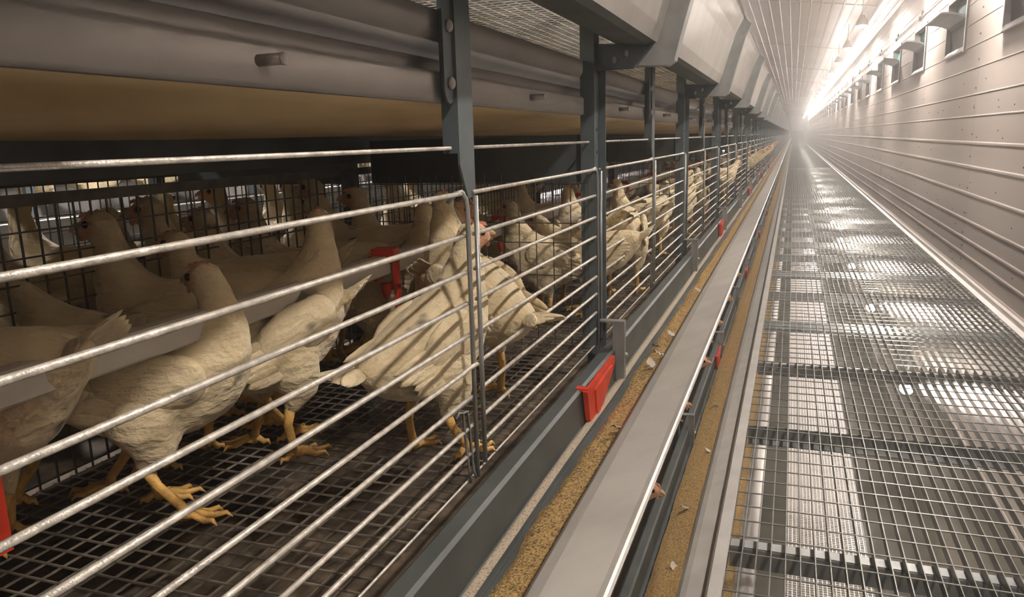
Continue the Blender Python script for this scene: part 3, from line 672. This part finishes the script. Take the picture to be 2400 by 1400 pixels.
near = [
 ('stand', -.500, .995, 68, 'cream white hen with black flecks standing right behind the gate joint', .94),
 ('back', -.770, .722, 38, 'white hen in front at left looking back over its shoulder', .95),
 ('stand', -.525, 1.262, 150, 'big speckled hen seen from behind, just right of the gate joint', 1.02),
 ('stand_l', -.735, .945, 66, 'grey white hen with dark smudges in the middle of the bay', 1.0),
 ('low', -.84, .535, 190, 'big pale hen cut by the left edge, only its body showing', 1.12),
 ('low', -.86, .80, 195, 'dim hen with face low, behind the hen that looks back', .96),
 ('up', -.80, 1.00, 200, 'pink faced hen in the middle, facing left', .95),
 ('up', -.88, .955, 205, 'hen facing left with dark eye, just under the second bar', 1.05),
 ('up', -.92, 1.11, 215, 'tall dim hen behind the hen under the second bar', 1.08),
 ('up', -.915, 1.20, 200, 'dark faced hen near the back mesh, facing left', 1.0),
 ('up', -.93, 1.36, 210, 'dim hen against the back mesh, small dark head', 1.02),
 ('up', -.92, 1.48, 160, 'shaded hen against the back mesh with raised head', 1.0),
 ('up', -.90, 1.56, 200, 'tall hen against the bright mesh with a white neck', 1.1),
 ('up', -.83, 1.62, 205, 'hen with round pale back behind the orange drinker', 1.03),
 ('left', -.80, 1.35, 30, 'hen standing directly behind the orange drinker', .97),
 ('right', -.66, 1.42, 100, 'hen peering out between the drinker and the gate joint', .95),
 ('up', -.93, .66, 200, 'brown faced hen at the far left near the back mesh', .98)]
for p, x, y, h, l, s in near: hen(p, x, y, h, l, s)
mid = [
 ('stand', -.60, 1.90, 215, 'hen just beyond the partition with lowered pale head', .86),
 ('low', -.50, 2.02, 195, 'white headed hen beside the first full height post', .86),
 ('low', -.56, 2.10, 115, 'fluffy white hen with turned back behind the first full height post', 1.02),
 ('peck', -.47, 2.28, 100, 'feathery hen bending down with a black tail feather', 1.0),
 ('up', -.90, 2.35, 190, 'dim tall hen beyond the partition near the dark beam', .9),
 ('up', -.84, 2.75, 200, 'dim hen behind the red drinker past the first full post', .92),
 ('up', -.55, 2.95, 150, 'hen by the gate beyond the second hanging post', .86),
 ('low', -.52, 3.10, 80, 'white hen close to the gate before the second full post', .9),
 ('up', -.80, 3.30, 200, 'hen in the middle of the second section, facing left', .9),
 ('up', -.50, 3.75, 70, 'white hen beside the third hanging post', .85),
 ('low', -.58, 4.05, 200, 'hen facing left in the third section', .85),
 ('up', -.48, 4.35, 100, 'hen pressed to the gate in the third section', .82)]
for p, x, y, h, l, s in mid: hen(p, x, y, h, l, s)
for i in range(26):
    hen(random.choice(['up', 'low', 'left', 'right']), rnd(-.85, -.47), 4.7 + i * .42, rnd(0, 360), 'small pale hen far down the middle cage row' + (', %s beyond the third section' % ORD[i] if i < 12 else ', lost among the distant bars'), rnd(.8, .95), simple=i > 10, comb=i < 12)
BH = ((-1.25, 1.0), (-1.27, 1.52), (-1.36, 1.55), (-1.22, 1.82), (-1.3, .62), (-1.15, 1.22), (-1.42, 2.0), (-1.2, 2.3), (-1.45, 1.25), (-1.3, 2.7), (-1.18, 3.1))
for i, (x, y) in enumerate(BH):
    hen(['up', 'left', 'right'][i % 3], x, y, 190 + rnd(-50, 50), 'dark silhouetted hen behind the back mesh, %s of them from the left' % ORD[sorted(BH, key=lambda q: q[1]).index((x, y))], rnd(.98, 1.08), group='hens behind the back mesh', comb=i % 2 == 0)
for i, y in enumerate((8.3, 9.9, 11.2, 13.4, 15.2)):
    hen('low', -.47, y, rnd(-25, 15), 'distant hen reaching its head out over the trough, %s from the near side' % ORD[i], 1.0, group='hens feeding at the trough')
for i, (x, y) in enumerate(((-.53, 1.27), (-.53, 1.10), (-.52, 1.95), (-.53, 2.6), (-.52, 3.2), (-.53, 3.9), (-.52, 4.6), (-.53, 5.4))):
    hen('low', x + .02, y, rnd(-20, 20), ('lower tier hen with beak poking out by the trough, ' + ['at the bottom edge', 'below the picture edge', 'third along', 'fourth along', 'fifth along', 'sixth along', 'seventh along', 'eighth along'][i]), 1.0, z=ZF - PITCH, group='hens of the lower tier')
for i, (x, y) in enumerate(((-.60, 1.02), (-.68, 1.2), (-.56, 1.42))):
    hen('up', x, y, rnd(0, 360), 'hen on the upper wire floor seen from below, ' + ['left of the post top', 'right of the post top', 'by the first upper bracket'][i], 1.0, z=ZF + PITCH, group='hens on the upper tier')

# ------------------------------------------------------------------ the rack on the other side of the far aisle
P, Q = trough_prof(0)
FX = -2.70
for zz in (.36, -.40, -1.16):
    t = E('feed_trough', 'pale feed trough of the rack across the far aisle, ' + {.36: 'upper', -.40: 'middle', -1.16: 'lower'}[zz], 'feed trough', (FX, 0, zz))
    O('trough_channel', MB().prof(P + Q[::-1], [Y0, 24], True).mesh('trough_channel', 'trough'), t)
    O('belt_side', MB().prof([(XF, -.19), (XF, -.09), (XF - .02, -.09), (XF - .02, -.19)], [Y0, 24], True).mesh('belt_side', 'side'), t)
rk = E('cage_rack', 'cage rack standing across the far aisle', 'cage rack', (FX, 0, -2.3))
bkp = MB().box(XF - .02, XF, -.02, .02, 0, 3.2).mesh('post', 'post')
for k in range(30): O('post', bkp, rk, (0, post_y(k), 0))
O('back_sheet', MB().box(-1.0, -.99, Y0, 24, 0, 3.2).mesh('back_sheet', 'side'), rk)
for z in (.285 + .16, -.475 + .16, -1.235 + .16): O('shelf', MB().box(-.99, XF, Y0, 24, z + 2.29, z + 2.3).mesh('shelf', 'side'), rk)
for i in range(30):
    hen(['low', 'up', 'left', 'right'][i % 4], FX - .53 - rnd(0, .08), 1.3 + i * .33, rnd(-60, 60), 'bright white hen across the far aisle' + (', %s from the left behind the mesh' % ORD[i] if i < 14 else ', further along the far rack'), 1.0, z=-.315, group='hens across the far aisle', simple=True, comb=i % 3 == 0)

# ------------------------------------------------------------------ dusty air of the aisle
if HAZE > 0:
    hm_ = bpy.data.materials.new('dusty_air'); hm_.use_nodes = True; nt = hm_.node_tree
    nt.nodes.remove(nt.nodes['Principled BSDF'])
    vs_ = nt.nodes.new('ShaderNodeVolumeScatter'); vs_.inputs['Density'].default_value = HAZE; vs_.inputs['Color'].default_value = (1, .97, .93, 1); vs_.inputs['Anisotropy'].default_value = 0.2
    nt.links.new(vs_.outputs[0], nt.nodes['Material Output'].inputs['Volume'])
    M['haze'] = hm_
    O('dusty_air', MB().box(XF + .03, XW - .03, -3, Y1 + .2, ZG + .03, 1.6).mesh('dusty_air', 'haze'), kind='stuff', label='thin dusty haze hanging in the lit aisle', category='haze')

# ------------------------------------------------------------------ lift everything so that the lower floor is at zero
for o in list(C.objects):
    if o.parent is None and o != cam: o.location.z += CAMZ
